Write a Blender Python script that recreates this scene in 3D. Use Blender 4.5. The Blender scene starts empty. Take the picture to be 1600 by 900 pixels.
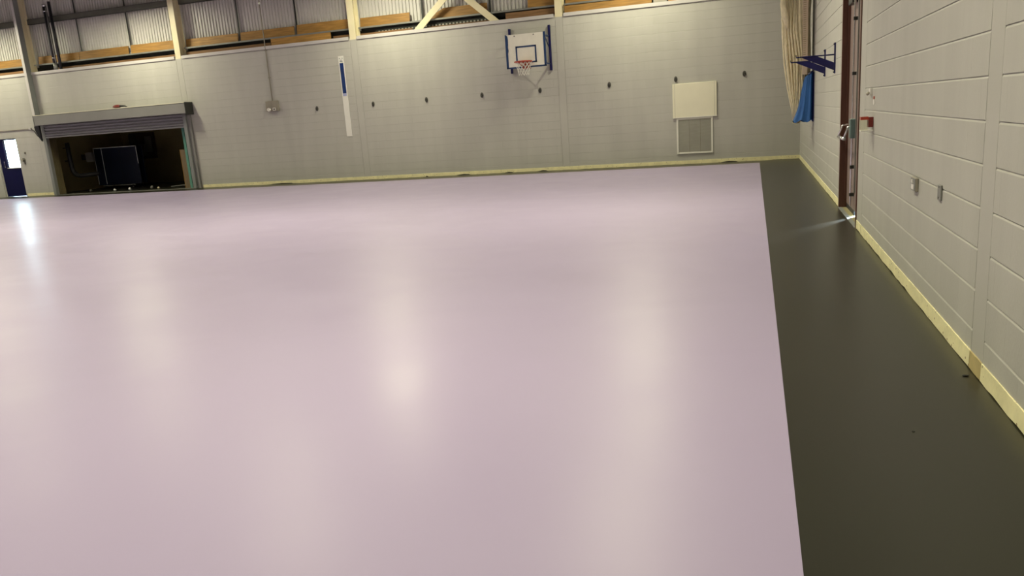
import bpy, bmesh, math, random
from mathutils import Vector, Matrix
random.seed(7)
S = bpy.context.scene
C = bpy.context.collection
# ------------------------------------------------------------------ camera
FOC = 1195.234
YAW, PITCH, ROLL = 0.3116415, 0.2194126, -0.0715870
CAM = Vector((-1.16117, -20.93146, 1.54059))
_f = Vector((-math.sin(YAW)*math.cos(PITCH), math.cos(YAW)*math.cos(PITCH), -math.sin(PITCH)))
_r = Vector((math.cos(YAW), math.sin(YAW), 0)); _u = _r.cross(_f)
RT = math.cos(ROLL)*_r + math.sin(ROLL)*_u
UP = -math.sin(ROLL)*_r + math.cos(ROLL)*_u
cd = bpy.data.cameras.new('camera'); cam = bpy.data.objects.new('camera', cd); C.objects.link(cam)
cd.sensor_width = 36.0; cd.lens = FOC/1600*36; cd.clip_start = 0.05; cd.clip_end = 500
cam.matrix_world = Matrix(((RT.x, UP.x, -_f.x, CAM.x), (RT.y, UP.y, -_f.y, CAM.y), (RT.z, UP.z, -_f.z, CAM.z), (0, 0, 0, 1)))
S.camera = cam
def project(P):
    d = Vector(P)-CAM; z = d.dot(_f)
    return 800+FOC*d.dot(RT)/z, 450-FOC*d.dot(UP)/z, z
# ------------------------------------------------------------------ world, sun, lamps, exposure
S.view_settings.view_transform = 'Standard'; S.view_settings.look = 'None'
S.view_settings.exposure = 0.15; S.view_settings.gamma = 1.0; S.view_settings.use_curve_mapping = False
w = bpy.data.worlds.new('sky'); S.world = w; w.use_nodes = True
bg = w.node_tree.nodes['Background']; bg.inputs[0].default_value = (0.60, 0.82, 1.0, 1); bg.inputs[1].default_value = 20.0
sd = bpy.data.lights.new('sun', 'SUN'); sd.energy = 300; sd.angle = math.radians(13); sd.color = (0.80, 0.92, 1.0)
sun = bpy.data.objects.new('sun', sd); C.objects.link(sun)
SUN_DIR = Vector((-0.55, -0.82, -0.052)).normalized()
sun.rotation_euler = SUN_DIR.to_track_quat('-Z', 'Y').to_euler()
LAMP_COL = (1.0, 0.96, 0.69)
LAMPS = [(x, -1.9, 5.85, 158) for x in (-3.9, -10.8, -19.5, -25.8, -32.0)]
for ly, le in ((-9.3, 225), (-17.0, 195), (-25.0, 150)):
    for lx in (-3.3, -9.6, -16.3, -23.0, -29.9): LAMPS.append((lx, ly, 6.4, le))

# ------------------------------------------------------------------ materials
MATS = {}
def mat(name, col, rough=0.6, metal=0.0, var=0.0, scale=3.0, bump=0.0, bscale=60.0, stretch=(1, 1, 1), rand=0.0, spec=0.5, spots=None):
    m = bpy.data.materials.new(name); m.use_nodes = True; MATS[name] = m
    nt = m.node_tree; b = nt.nodes['Principled BSDF']; L = nt.links
    b.inputs['Base Color'].default_value = (*col, 1); b.inputs['Roughness'].default_value = rough
    b.inputs['Metallic'].default_value = metal; b.inputs['Specular IOR Level'].default_value = spec
    tc = nt.nodes.new('ShaderNodeTexCoord'); mp = nt.nodes.new('ShaderNodeMapping'); mp.inputs['Scale'].default_value = stretch
    geo = nt.nodes.new('ShaderNodeNewGeometry'); L.new(geo.outputs['Position'], mp.inputs['Vector'])
    last = None
    if var or rand or spots:
        hs = nt.nodes.new('ShaderNodeHueSaturation'); hs.inputs['Color'].default_value = (*col, 1)
        n = nt.nodes.new('ShaderNodeTexNoise'); n.inputs['Scale'].default_value = scale; n.inputs['Detail'].default_value = 4
        L.new(mp.outputs[0], n.inputs['Vector'])
        r = nt.nodes.new('ShaderNodeMapRange'); r.inputs[1].default_value = 0.3; r.inputs[2].default_value = 0.7
        r.inputs[3].default_value = 1-var; r.inputs[4].default_value = 1+var
        L.new(n.outputs['Fac'], r.inputs[0]); val = r.outputs[0]
        if rand:
            oi = nt.nodes.new('ShaderNodeObjectInfo'); r2 = nt.nodes.new('ShaderNodeMapRange')
            r2.inputs[3].default_value = 1-rand; r2.inputs[4].default_value = 1+rand
            L.new(oi.outputs['Random'], r2.inputs[0])
            mu = nt.nodes.new('ShaderNodeMath'); mu.operation = 'MULTIPLY'; L.new(val, mu.inputs[0]); L.new(r2.outputs[0], mu.inputs[1]); val = mu.outputs[0]
        L.new(val, hs.inputs['Value']); last = hs.outputs[0]
        if spots:
            sc, th, scol = spots
            v = nt.nodes.new('ShaderNodeTexVoronoi'); v.inputs['Scale'].default_value = sc; L.new(geo.outputs['Position'], v.inputs['Vector'])
            lt = nt.nodes.new('ShaderNodeMath'); lt.operation = 'LESS_THAN'; lt.inputs[1].default_value = th; L.new(v.outputs['Distance'], lt.inputs[0])
            mx = nt.nodes.new('ShaderNodeMixRGB'); mx.inputs['Color2'].default_value = (*scol, 1); L.new(lt.outputs[0], mx.inputs['Fac']); L.new(last, mx.inputs['Color1']); last = mx.outputs[0]
        L.new(last, b.inputs['Base Color'])
    if bump:
        n2 = nt.nodes.new('ShaderNodeTexNoise'); n2.inputs['Scale'].default_value = bscale; n2.inputs['Detail'].default_value = 5
        L.new(mp.outputs[0], n2.inputs['Vector'])
        bp = nt.nodes.new('ShaderNodeBump'); bp.inputs['Strength'].default_value = bump; bp.inputs['Distance'].default_value = 0.01
        L.new(n2.outputs['Fac'], bp.inputs['Height']); L.new(bp.outputs[0], b.inputs['Normal'])
    return m
PAINT = (0.49, 0.476, 0.43)
mat('block_paint', PAINT, 0.55, var=0.05, scale=0.9, bump=0.25, bscale=70, rand=0.012, stretch=(3, 3, 0.4))
mat('mortar_paint', (0.43, 0.415, 0.38), 0.65, var=0.04, bump=0.3)
mat('grey_paint', (0.485, 0.471, 0.425), 0.5, var=0.02, bump=0.05)
mat('coping_paint', (0.60, 0.57, 0.55), 0.4, var=0.02)
mat('floor_grey', (0.020, 0.019, 0.011), 0.31, spec=0.5, var=0.05, scale=0.5, bump=0.02, bscale=1.0)
mat('skirting_residue', (0.86, 0.79, 0.47), 0.7, var=0.10, scale=6, bump=0.3, bscale=30, spots=(16, 0.13, (0.30, 0.20, 0.10)))
mat('skirting_patch', (0.50, 0.40, 0.18), 0.7, var=0.12, scale=9, bump=0.3)
mat('dark_gap', (0.03, 0.026, 0.02), 0.9, var=0.1)
mat('cream_steel', (0.78, 0.70, 0.47), 0.45, var=0.03)
mat('cladding_white', (0.62, 0.60, 0.565), 0.4, var=0.05, scale=0.8)
mat('dark_steel_and_shade', (0.035, 0.037, 0.032), 0.5, 0.3, var=0.1)  # real dark steel, and the shadow painted inside the lower rails
mat('rail_green', (0.13, 0.13, 0.105), 0.5, 0.2, var=0.1)
mat('galv_steel', (0.27, 0.27, 0.245), 0.45, 0.4, var=0.08, scale=8)
mat('trunking_grey', (0.25, 0.26, 0.25), 0.45, 0.2, var=0.05)
mat('shutter_grey', (0.27, 0.265, 0.25), 0.5, 0.15, var=0.05, scale=2)
mat('shutter_slat', (0.23, 0.225, 0.235), 0.4, 0.3, var=0.05)
mat('timber', (0.36, 0.19, 0.045), 0.6, var=0.25, scale=4, stretch=(0.6, 4, 6), bump=0.15, bscale=20, rand=0.15)
mat('timber_red', (0.21, 0.11, 0.045), 0.65, var=0.25, scale=4, stretch=(0.6, 4, 6), bump=0.15, bscale=20, rand=0.15)
mat('black_steel', (0.012, 0.012, 0.016), 0.4, var=0.1)
mat('chrome', (0.75, 0.75, 0.74), 0.22, 1.0, var=0.03)
mat('white_board', (0.80, 0.77, 0.68), 0.35, var=0.03, scale=6)
mat('blue_paint', (0.014, 0.042, 0.13), 0.4, var=0.1)
mat('navy_steel', (0.004, 0.004, 0.07), 0.35, var=0.1)
mat('red_paint', (0.36, 0.04, 0.018), 0.4, var=0.1)
mat('net_white', (0.75, 0.73, 0.66), 0.8, var=0.05)
mat('panel_cream', (0.84, 0.80, 0.62), 0.45, var=0.015)
mat('white_frame', (0.78, 0.76, 0.68), 0.4, var=0.02)
mat('louvre_grey', (0.34, 0.32, 0.27), 0.5, var=0.06)
mat('sign_white', (0.82, 0.80, 0.74), 0.4, var=0.02)
mat('sign_blue', (0.009, 0.033, 0.15), 0.4, var=0.25, scale=5)
mat('sign_print', (0.16, 0.17, 0.2), 0.5, var=0.1)
mat('sign_lilac', (0.42, 0.44, 0.66), 0.5, var=0.1)
mat('metal_clad', (0.33, 0.30, 0.24), 0.5, 0.2, var=0.08)
mat('plastic_white', (0.78, 0.76, 0.70), 0.4, var=0.02)
mat('anchor_grey', (0.14, 0.13, 0.115), 0.5, 0.3, var=0.1)
mat('netting', (0.78, 0.68, 0.47), 0.9, var=0.14, scale=30, bump=0.5, bscale=160, stretch=(1, 1, 0.4))
mat('strap_pink', (0.60, 0.47, 0.36), 0.8, var=0.1)
mat('strap_rung', (0.36, 0.29, 0.17), 0.8, var=0.1)
mat('blue_cloth', (0.03, 0.13, 0.40), 0.6, var=0.12, scale=5, bump=0.1, bscale=40)
mat('door_brown', (0.105, 0.042, 0.026), 0.4, var=0.12, scale=4, stretch=(5, 5, 0.5))
mat('door_mauve', (0.26, 0.19, 0.17), 0.45, var=0.06)
mat('sill_yellow', (0.30, 0.26, 0.13), 0.6, var=0.1)
mat('teal_metal', (0.16, 0.24, 0.23), 0.4, 0.3, var=0.05)
mat('door_blue', (0.002, 0.003, 0.045), 0.4, var=0.05, spec=0.2)
mat('seal_black', (0.02, 0.02, 0.022), 0.5, var=0.05)
mat('dark_red', (0.16, 0.018, 0.012), 0.4, var=0.05)
mat('store_wall', (0.25, 0.20, 0.09), 0.8, var=0.12, scale=1.5)
mat('store_dark', (0.05, 0.045, 0.035), 0.8, var=0.1)
mat('table_navy', (0.0035, 0.0075, 0.028), 0.45, var=0.05)
mat('line_white', (0.8, 0.8, 0.8), 0.5, var=0.02)
mat('rubber', (0.015, 0.015, 0.015), 0.5, var=0.1)
mat('cabinet_brown', (0.06, 0.035, 0.02), 0.6, var=0.1)
mat('cabinet_grey', (0.16, 0.15, 0.13), 0.5, var=0.05)
mat('green_edge', (0.10, 0.27, 0.21), 0.4, var=0.05)
mat('ceiling_paint', (0.24, 0.24, 0.23), 0.7, var=0.03)
mat('far_wall', (0.32, 0.31, 0.29), 0.6, var=0.03)
mat('jamb_brown', (0.13, 0.10, 0.045), 0.7, var=0.3, scale=6, stretch=(6, 6, 0.4))
mat('jamb_tan', (0.17, 0.12, 0.065), 0.7, var=0.2, scale=6, stretch=(6, 6, 0.4))
mat('lamp_white', (0.7, 0.7, 0.68), 0.4, var=0.02)
mat('paving', (0.4, 0.4, 0.38), 0.8, var=0.1, scale=1)
def purple():
    m = mat('floor_purple', (0.395, 0.332, 0.488), 0.36, var=0.015, scale=0.25, spec=0.22)
    nt = m.node_tree; L = nt.links; b = nt.nodes['Principled BSDF']
    geo = nt.nodes.new('ShaderNodeNewGeometry')
    n = nt.nodes.new('ShaderNodeTexNoise'); n.inputs['Scale'].default_value = 1.1; n.inputs['Detail'].default_value = 1.5; n.inputs['Distortion'].default_value = 0.6; L.new(geo.outputs['Position'], n.inputs['Vector'])
    r = nt.nodes.new('ShaderNodeMapRange'); r.inputs[1].default_value = 0.3; r.inputs[2].default_value = 0.7; r.inputs[3].default_value = 0.29; r.inputs[4].default_value = 0.36
    L.new(n.outputs['Fac'], r.inputs[0]); L.new(r.outputs[0], b.inputs['Roughness'])
    bp = nt.nodes.new('ShaderNodeBump'); bp.inputs['Strength'].default_value = 0.35; bp.inputs['Distance'].default_value = 0.012
    L.new(n.outputs['Fac'], bp.inputs['Height']); L.new(bp.outputs[0], b.inputs['Normal'])
purple()
def glass():
    m = bpy.data.materials.new('glass_pane'); m.use_nodes = True; MATS['glass_pane'] = m
    nt = m.node_tree; nt.nodes.remove(nt.nodes['Principled BSDF'])
    t = nt.nodes.new('ShaderNodeBsdfTransparent'); t.inputs[0].default_value = (0.97, 0.97, 0.92, 1)
    g = nt.nodes.new('ShaderNodeBsdfGlossy'); g.inputs['Roughness'].default_value = 0.03
    mx = nt.nodes.new('ShaderNodeMixShader'); mx.inputs[0].default_value = 0.06
    nt.links.new(t.outputs[0], mx.inputs[1]); nt.links.new(g.outputs[0], mx.inputs[2])
    nt.links.new(mx.outputs[0], nt.nodes['Material Output'].inputs[0])
glass()
def lampglow():
    m = bpy.data.materials.new('lamp_glow'); m.use_nodes = True; MATS['lamp_glow'] = m
    b = m.node_tree.nodes['Principled BSDF']; b.inputs['Emission Color'].default_value = (*LAMP_COL, 1); b.inputs['Emission Strength'].default_value = 3
lampglow()

# ------------------------------------------------------------------ mesh helpers
def box(bm, a, b):
    (x0, y0, z0), (x1, y1, z1) = a, b
    v = [bm.verts.new(p) for p in ((x0, y0, z0), (x1, y0, z0), (x1, y1, z0), (x0, y1, z0), (x0, y0, z1), (x1, y0, z1), (x1, y1, z1), (x0, y1, z1))]
    for f in ((3, 2, 1, 0), (4, 5, 6, 7), (0, 1, 5, 4), (1, 2, 6, 5), (2, 3, 7, 6), (3, 0, 4, 7)): bm.faces.new([v[i] for i in f])
def prism(bm, pts, axis, lo, hi):
    """polygon pts in the two other axes, extruded along axis (0, 1 or 2)"""
    def put(p, h):
        return {0: (h, p[0], p[1]), 1: (p[0], h, p[1]), 2: (p[0], p[1], h)}[axis]
    A = [bm.verts.new(put(p, lo)) for p in pts]; B = [bm.verts.new(put(p, hi)) for p in pts]
    n = len(pts); bm.faces.new(A); bm.faces.new(B[::-1])
    for i in range(n): bm.faces.new((A[i], B[i], B[(i+1) % n], A[(i+1) % n]))
def tube(bm, pts, r, n=8, cap=True):
    pts = [Vector(p) for p in pts]; rings = []
    for i, p in enumerate(pts):
        t = (pts[min(i+1, len(pts)-1)]-pts[max(i-1, 0)]).normalized()
        a = t.cross(Vector((0, 0, 1)))
        if a.length < 1e-3: a = t.cross(Vector((1, 0, 0)))
        a.normalize(); b = t.cross(a)
        rr = r[i] if isinstance(r, (list, tuple)) else r
        rings.append([bm.verts.new(p+(a*math.cos(2*math.pi*k/n)+b*math.sin(2*math.pi*k/n))*rr) for k in range(n)])
    for i in range(len(rings)-1):
        for k in range(n): bm.faces.new((rings[i][k], rings[i][(k+1) % n], rings[i+1][(k+1) % n], rings[i+1][k]))
    if cap: bm.faces.new(rings[0][::-1]); bm.faces.new(rings[-1])
def cyl(bm, a, b, r, n=12): tube(bm, [a, b], r, n)
def obj(name, bm, m, parent=None, smooth=False, bevel=0.0):
    bmesh.ops.recalc_face_normals(bm, faces=bm.faces)
    if bevel:
        bmesh.ops.bevel(bm, geom=[e for e in bm.edges if e.calc_face_angle(0) > 0.6], offset=bevel, segments=1, affect='EDGES', clamp_overlap=True)
    me = bpy.data.meshes.new(name); bm.to_mesh(me); bm.free()
    if smooth:
        for p in me.polygons: p.use_smooth = True
    me.materials.append(MATS[m]); o = bpy.data.objects.new(name, me); C.objects.link(o)
    if parent is not None:
        o.parent = parent; o.matrix_parent_inverse = Matrix.Translation(-parent.location)
    return o
def bx(name, a, b, m, parent=None, bevel=0.0):
    bm = bmesh.new(); box(bm, a, b); return obj(name, bm, m, parent, bevel=bevel)
def tag(o, label, cat, group=None):
    o['label'] = label; o['category'] = cat
    if group: o['group'] = group
    return o
def struct(o, label=None):
    o['kind'] = 'structure'
    if label: o['label'] = label
    return o
def thing(name, loc, label, cat, group=None):
    o = bpy.data.objects.new(name, None); C.objects.link(o); o.location = loc; o.empty_display_size = 0.1
    return tag(o, label, cat, group)

# ------------------------------------------------------------------ the setting
XL, YF, ZC = -34.0, -30.0, 7.4
struct(bx('ground', (-120, 0.6, -0.35), (120, 140, -0.05), 'paving'), 'pale paving outside beyond the glazed blue door')
struct(bx('ground', (0.6, -140, -0.35), (120, 0.55, -0.05), 'paving'), 'pale paving outside beyond the brown fire door')
fl = struct(bx('floor', (XL-0.3, YF-0.3, -0.2), (0.32, 5.0, 0.0), 'floor_grey'), 'smooth dark olive grey floor along the walls')
bm = bmesh.new(); prism(bm, [(XL+1, YF+1), (-1.01, YF+1), (-1.0, -18.5), (-0.975, -0.74), (-12, -0.88), (-25.2, -0.86), (XL+1, -0.86)], 2, 0.0005, 0.003)
obj('court_surface', bm, 'floor_purple', fl)['label'] = 'glossy pale purple court surface'
struct(bx('ceiling', (XL-0.3, YF-0.3, ZC), (0.32, 0.7, ZC+0.2), 'ceiling_paint'), 'pale roof lining above the hall')
struct(bx('wall_left', (XL-0.3, YF, 0), (XL, 0.3, ZC), 'far_wall'), 'far side wall of the hall')
struct(bx('wall_front', (XL-0.3, YF-0.3, 0), (0.32, YF, ZC), 'far_wall'), 'wall behind the viewer')

CH = 0.225
BLOCK_MESH = {}
def block_geom(bm, wd, style, ox=0.0, oz=0.0, tf=None):
    g = 0.0004; hb, ht, cz, dp = style        # gap below, gap above, height and depth of top edge sloped to catch light
    x0, x1, z0, z1 = g, wd-g, hb, CH-ht; d = 0.007
    P = [(x0, d, z0), (x1, d, z0), (x1, d, z1), (x0, d, z1), (x0, 0, z0), (x1, 0, z0), (x1, dp, z1), (x0, dp, z1), (x0, 0, z1-cz), (x1, 0, z1-cz)]
    v = [bm.verts.new(tf((x+ox, y, z+oz)) if tf else (x+ox, y, z+oz)) for x, y, z in P]
    for f in ((4, 5, 9, 8), (8, 9, 6, 7), (7, 6, 2, 3), (0, 1, 5, 4), (0, 4, 8, 7, 3), (1, 2, 6, 9, 5)): bm.faces.new([v[i] for i in f])
def block_mesh(wd, style):
    k = (round(wd, 3), style)
    if k not in BLOCK_MESH:
        bm = bmesh.new(); block_geom(bm, k[0], style); bmesh.ops.recalc_face_normals(bm, faces=bm.faces); me = bpy.data.meshes.new('block'); bm.to_mesh(me); bm.free()
        me.materials.append(MATS['block_paint']); BLOCK_MESH[k] = me
    return BLOCK_MESH[k]
def block_wall(parent, segs, ncourse, holes, tf, rotz, style, limit=300):
    """segs: runs along the wall (u0,u1); holes: (u0,u1,course0,course1); tf: local (u,depth,z) -> world"""
    blocks = []
    for k in range(ncourse):
        for s0, s1 in segs:
            runs = [(s0, s1)]
            for h0, h1, c0, c1 in holes:
                if c0 <= k < c1:
                    nr = []
                    for a, b in runs:
                        if h1 <= a or h0 >= b: nr.append((a, b)); continue
                        if h0 > a: nr.append((a, h0))
                        if h1 < b: nr.append((h1, b))
                    runs = nr
            for a, b in runs:
                u = math.floor(a/0.45)*0.45-(0.225 if k % 2 else 0)
                while u < b:
                    p, q = max(u, a), min(u+0.45, b); u += 0.45
                    if q-p < 0.012: continue
                    P = tf(((p+q)/2, 0, (k+0.5)*CH)); x, y, z = project(P)
                    inn = z > 0.5 and -30 < x < 1630 and -12 < y < 915
                    A = project(tf((p, 0, k*CH))); B = project(tf((q, 0, k*CH))); D = project(tf((p, 0, (k+1)*CH)))
                    area = abs((B[0]-A[0])*(D[1]-A[1])-(B[1]-A[1])*(D[0]-A[0])) if inn and min(A[2], B[2], D[2]) > 0.5 else 0
                    blocks.append((area, p, q, k))
    blocks.sort(key=lambda t: -t[0])
    for area, p, q, k in blocks[:limit]:
        o = bpy.data.objects.new('block', block_mesh(q-p, style)); C.objects.link(o); o.parent = parent
        o.location = tf((p, 0, k*CH)); o.rotation_euler = (0, 0, rotz)
    bm = bmesh.new()
    for area, p, q, k in blocks[limit:]: block_geom(bm, q-p, style, p, k*CH, tf)
    o = obj('blockwork', bm, 'block_paint', parent); o['kind'] = 'stuff'
TOP = 18*CH   # 4.05
COLX = [-24.5, -18.35, -12.2, -6.06]
DX0, DX1, DZ = -26.65, -25.66, 2.025      # glazed door
SX0, SX1, SZ = -24.22, -18.36, 2.25       # shutter opening
RY0, RY1, RZ = -11.33, -9.43, 2.925       # fire door in the right wall
bm = bmesh.new()
D = 0.006
for a, b in (((XL, D, 0), (DX0, .3, 4.1)), ((DX0, D, DZ), (DX1, .3, 4.1)), ((DX1, D, 0), (SX0, .3, 4.1)), ((SX0, D, SZ), (SX1, .3, 4.1)), ((SX1, D, 0), (0.3, .3, 4.1)), ((XL, .3, 3.9), (0.3, .5, 4.1))): box(bm, a, b)  # last box is an unseen ledge added to stop sky light leaking in
wb = struct(obj('wall_back', bm, 'mortar_paint'), 'grey painted blockwork end wall with basketball hoop')
seg = [(XL, COLX[0]-.105)]+[(COLX[i]+.105, COLX[i+1]-.105) for i in range(3)]+[(COLX[3]+.105, 0.0)]
block_wall(wb, seg, 18, [(DX0, DX1, 0, 9), (SX0, SX1, 0, 10)], lambda p: Vector((p[0], p[1], p[2])), 0.0, (0.0022, 0.001, 0.010, 0.0032))
bm = bmesh.new()
for a, b in (((D, YF, 0), (.3, RY0, ZC)), ((D, RY0, RZ), (.3, RY1, ZC)), ((D, RY1, 0), (.3, 0.3, ZC))): box(bm, a, b)
wr = struct(obj('wall_right', bm, 'mortar_paint'), 'pale grey painted blockwork side wall with brown fire door')
PB = (-16.55, -16.32); PD = (-11.74, RY0)
# u runs towards -y, so u = -y
block_wall(wr, [(0.0, -RY1), (-RY1, -RY0), (-PD[0]+.004, -PB[1]-.004), (-PB[0]+.004, 30.0)], 26, [(-RY1, -RY0, 0, 13)], lambda p: Vector((p[1], -p[0], p[2])), -math.pi/2, (0.0035, 0.0015, 0.011, 0.005))
for (y0, y1) in (PB, PD): bx('flush_band', (0.0, y0, 0), (0.02, y1, ZC), 'grey_paint', wr, bevel=0.002)
# coping trims along the top of the end wall, one per bay
n = 0
for s0, s1 in seg:
    n += 1
    bm = bmesh.new(); a, b = s0+0.03, (s1-0.03 if s1 < 0 else -0.002)
    prism(bm, [(-0.03, 4.045), (-0.018, 4.045), (-0.018, 4.115), (0.3, 4.115), (0.3, 4.135), (-0.03, 4.135)], 0, a, b)
    struct(obj('trim_%d' % n, bm, 'coping_paint'))
# skirting residue, with a ragged lower edge
def skirting(name, u0, u1, tf, m='skirting_residue', parent=None):
    bm = bmesh.new(); N = max(2, int(abs(u1-u0)/0.12)); rows = []
    for i in range(N+1):
        u = u0+(u1-u0)*i/N
        lo = max(0.001, random.gauss(0.004, 0.004)); hi = 0.1+random.uniform(-0.0012, 0.0012)
        rows.append([bm.verts.new(tf((u, d, z))) for d, z in ((0.0, lo), (-0.009, lo), (-0.007, hi), (0.0, hi))])
    for i in range(N):
        for j in range(4): bm.faces.new((rows[i][j], rows[i+1][j], rows[i+1][(j+1) % 4], rows[i][(j+1) % 4]))
    bm.faces.new(rows[0]); bm.faces.new(rows[-1][::-1])
    o = obj(name, bm, m, parent)
    return o
TB = lambda p: (p[0], p[1], p[2]); TR = lambda p: (p[1], p[0], p[2])
bb = struct(skirting('baseboard_back', SX1+0.2, -0.012, TB), 'yellowed strip of old skirting glue along the end wall')
skirting('skirting_run', DX1+0.05, SX0-0.1, TB, parent=bb)
br = struct(skirting('baseboard_right', RY1+0.05, -0.012, TR), 'yellowed strip of old skirting glue along the side wall')
skirting('skirting_run', PB[1], PD[0]-.01, TR, parent=br); skirting('skirting_run', PD[0]+.01, RY0-.02, TR, parent=br)
skirting('skirting_run', YF, PB[0], TR, parent=br)
skirting('skirting_patch', PB[0]+.005, PB[1]-.005, TR, 'skirting_patch', br)
for x0, x1 in ((-15.6, -14.8), (-9.35, -8.9), (-7.9, -7.6), (-6.9, -6.6), (-1.95, -1.5), (-10.3, -10.26)):
    bm = bmesh.new(); prism(bm, [(x0, 0.003), (x1, 0.003), (x1-.06, 0.022), ((x0+x1)/2, 0.030), (x0+.08, 0.016)], 1, -0.012, -0.004); obj('chipped_gap', bm, 'dark_gap', bb)

# ------------------------------------------------------------------ steel frame and cladding above the end wall
colnames = ['cream steel column behind the grey post left of the roller shutter', 'cream steel column above the right end of the roller shutter',
            'cream steel column just right of the tall blue and white strip', 'cream steel column just right of the basketball backboard']
for i, x in enumerate(COLX):
    t = thing('steel_column', (x, 0.1, 0), colnames[i], 'column', 'steel columns of the end wall')
    if i: bx('front_flange', (x-.1, 0.0, 4.05), (x+.1, 0.016, ZC), 'cream_steel', t)
    bx('web', (x-.006, 0.016, 4.136), (x+.006, 0.284, ZC), 'cream_steel', t)
    bx('back_flange', (x-.1, 0.284, 4.136), (x+.1, 0.30, ZC), 'cream_steel', t)
    o = bx('painted_casing', (x-.1, -0.001, 0.0), (x+.1, 0.02, 4.05), 'grey_paint', t, bevel=0.002); o['label'] = 'flush lower face painted wall grey'
YC = 0.44
wc = struct(bx('wall_upper', (XL, YC+0.05, 4.0), (0.3, YC+0.12, ZC), 'store_dark'), 'white ribbed metal cladding above the end wall')
edges = [XL]+[COLX[0]-6.15+i*2.05 for i in range(1, 13)]+[-4.0, -2.0, 0.0]
edges = [e for e in edges]
for a, b in zip(edges[:-1], edges[1:]):
    bm = bmesh.new(); pr = []
    pitch = 0.107; k = int((b-a-.01)/pitch); x = a+.005
    for j in range(k):
        x0 = a+.005+j*(b-a-.01)/k; wv = (b-a-.01)/k
        pr += [(x0, YC), (x0+wv*.45, YC), (x0+wv*.58, YC+.035), (x0+wv*.87, YC+.035)]
    pr.append((b-.005, YC))
    lo = [bm.verts.new((x, y, 4.32)) for x, y in pr]; hi = [bm.verts.new((x, y, ZC)) for x, y in pr]
    for j in range(len(pr)-1): bm.faces.new((lo[j], lo[j+1], hi[j+1], hi[j]))
    obj('cladding_sheet', bm, 'cladding_white', wc)
# cladding rails
bays = [(XL, COLX[0]), (COLX[0], COLX[1]), (COLX[1], COLX[2]), (COLX[2], COLX[3]), (COLX[3], 0.0)]
bayname = ['bay left of the grey trunking', 'bay above the roller shutter', 'bay above the grey socket box', 'bay with the crossed braces', 'bay nearest the side wall']
for i, (a, b) in enumerate(bays):
    a2, b2 = a+.108, b-.108 if b < 0 else -0.01
    t = thing('cladding_rail', ((a+b)/2, 0.3, 4.3), 'lower steel cladding rail with pale lip, in the '+bayname[i], 'rail', 'steel cladding rails')
    bx('top_lip', (a2, 0.20, 4.375), (b2, 0.40, 4.395), 'galv_steel', t)
    bx('lip_edge', (a2, 0.195, 4.35), (b2, 0.205, 4.395), 'galv_steel', t)
    bx('web', (a2, 0.385, 4.25), (b2, 0.40, 4.375), 'dark_steel_and_shade', t)  # web coloured dark to stand in for shadow inside the rail
    t = thing('cladding_rail', ((a+b)/2, 0.3, 5.7), 'upper dark steel cladding rail across the '+bayname[i], 'rail', 'steel cladding rails')
    bx('web', (a2, 0.25, 5.70), (b2, 0.262, 5.85), 'rail_green', t)
    bx('bottom_flange', (a2, 0.25, 5.688), (b2, 0.365, 5.70), 'dark_steel_and_shade', t)
    bx('top_flange', (a2, 0.25, 5.85), (b2, 0.365, 5.862), 'dark_steel_and_shade', t)
SAGS = [(-22.45, 'first thin dark hanger bar right of the black poles'), (-20.42, 'thin dark hanger bar above the red item on the shutter box'), (-16.25, 'thin dark hanger bar left of the socket conduit'),
        (-14.22, 'thin dark hanger bar right of the socket conduit'), (-10.12, 'thin dark hanger bar beside the left brace'), (-8.08, 'thin dark hanger bar beside the right brace')]
for x, lb in SAGS:
    bm = bmesh.new(); prism(bm, [(x-.025, .37), (x+.025, .37), (x+.025, .376), (x-.019, .376), (x-.019, .42), (x-.025, .42)], 2, 4.40, ZC)
    tag(obj('hanger_bar', bm, 'dark_steel_and_shade'), lb, 'steel bar', 'hanger bars on the cladding')
# crossed braces
for s, lb in ((1, 'cream diagonal steel brace rising to the right above the wall'), (-1, 'cream diagonal steel brace rising to the left, above the backboard')):
    x0 = -10.18 if s > 0 else -7.88
    sl = 0.87; z1 = 6.9; dx = (z1-4.136)/sl; hw = 0.135; y0 = 0.11 if s > 0 else 0.14
    bm = bmesh.new(); prism(bm, [(x0-hw, 4.136), (x0+hw, 4.136), (x0+s*dx+hw, z1), (x0+s*dx-hw, z1)], 1, y0, y0+0.02)
    t = tag(obj('steel_brace', bm, 'cream_steel'), lb, 'brace', 'crossed steel braces')
# loose timber above the wall
def board(x0, x1, z0, z1, y, m, label, cut=0.0, lean=0.03):
    bm = bmesh.new()
    P = [(x0, y, z0), (x1, y, z0), (x1, y+lean, z1), (x0+cut, y+lean, z1)]
    A = [bm.verts.new(p) for p in P]; B = [bm.verts.new((p[0], p[1]+0.022, p[2])) for p in P]
    bm.faces.new(A); bm.faces.new(B[::-1])
    for i in range(4): bm.faces.new((A[i], B[i], B[(i+1) % 4], A[(i+1) % 4]))
    return tag(obj('timber_board', bm, m), label, 'board', 'timber boards above the end wall')
Y1 = 0.31
board(-28.6, -24.62, 4.397, 4.65, Y1, 'timber', 'upper brown board left of the grey trunking')
board(-24.3, -22.55, 4.397, 4.65, Y1, 'timber', 'upper brown board behind the foot of the black poles')
board(-22.52, -20.5, 4.397, 4.66, Y1, 'timber', 'upper brown board over the middle of the roller shutter')
board(-20.4, -18.47, 4.397, 4.67, Y1, 'timber', 'bright orange upper board left of the column over the shutter end')
board(-18.23, -16.3, 4.397, 4.65, Y1, 'timber', 'upper brown board right of the column over the shutter end')
board(-16.2, -14.3, 4.397, 4.66, Y1, 'timber', 'upper brown board crossed by the socket conduit')
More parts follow.
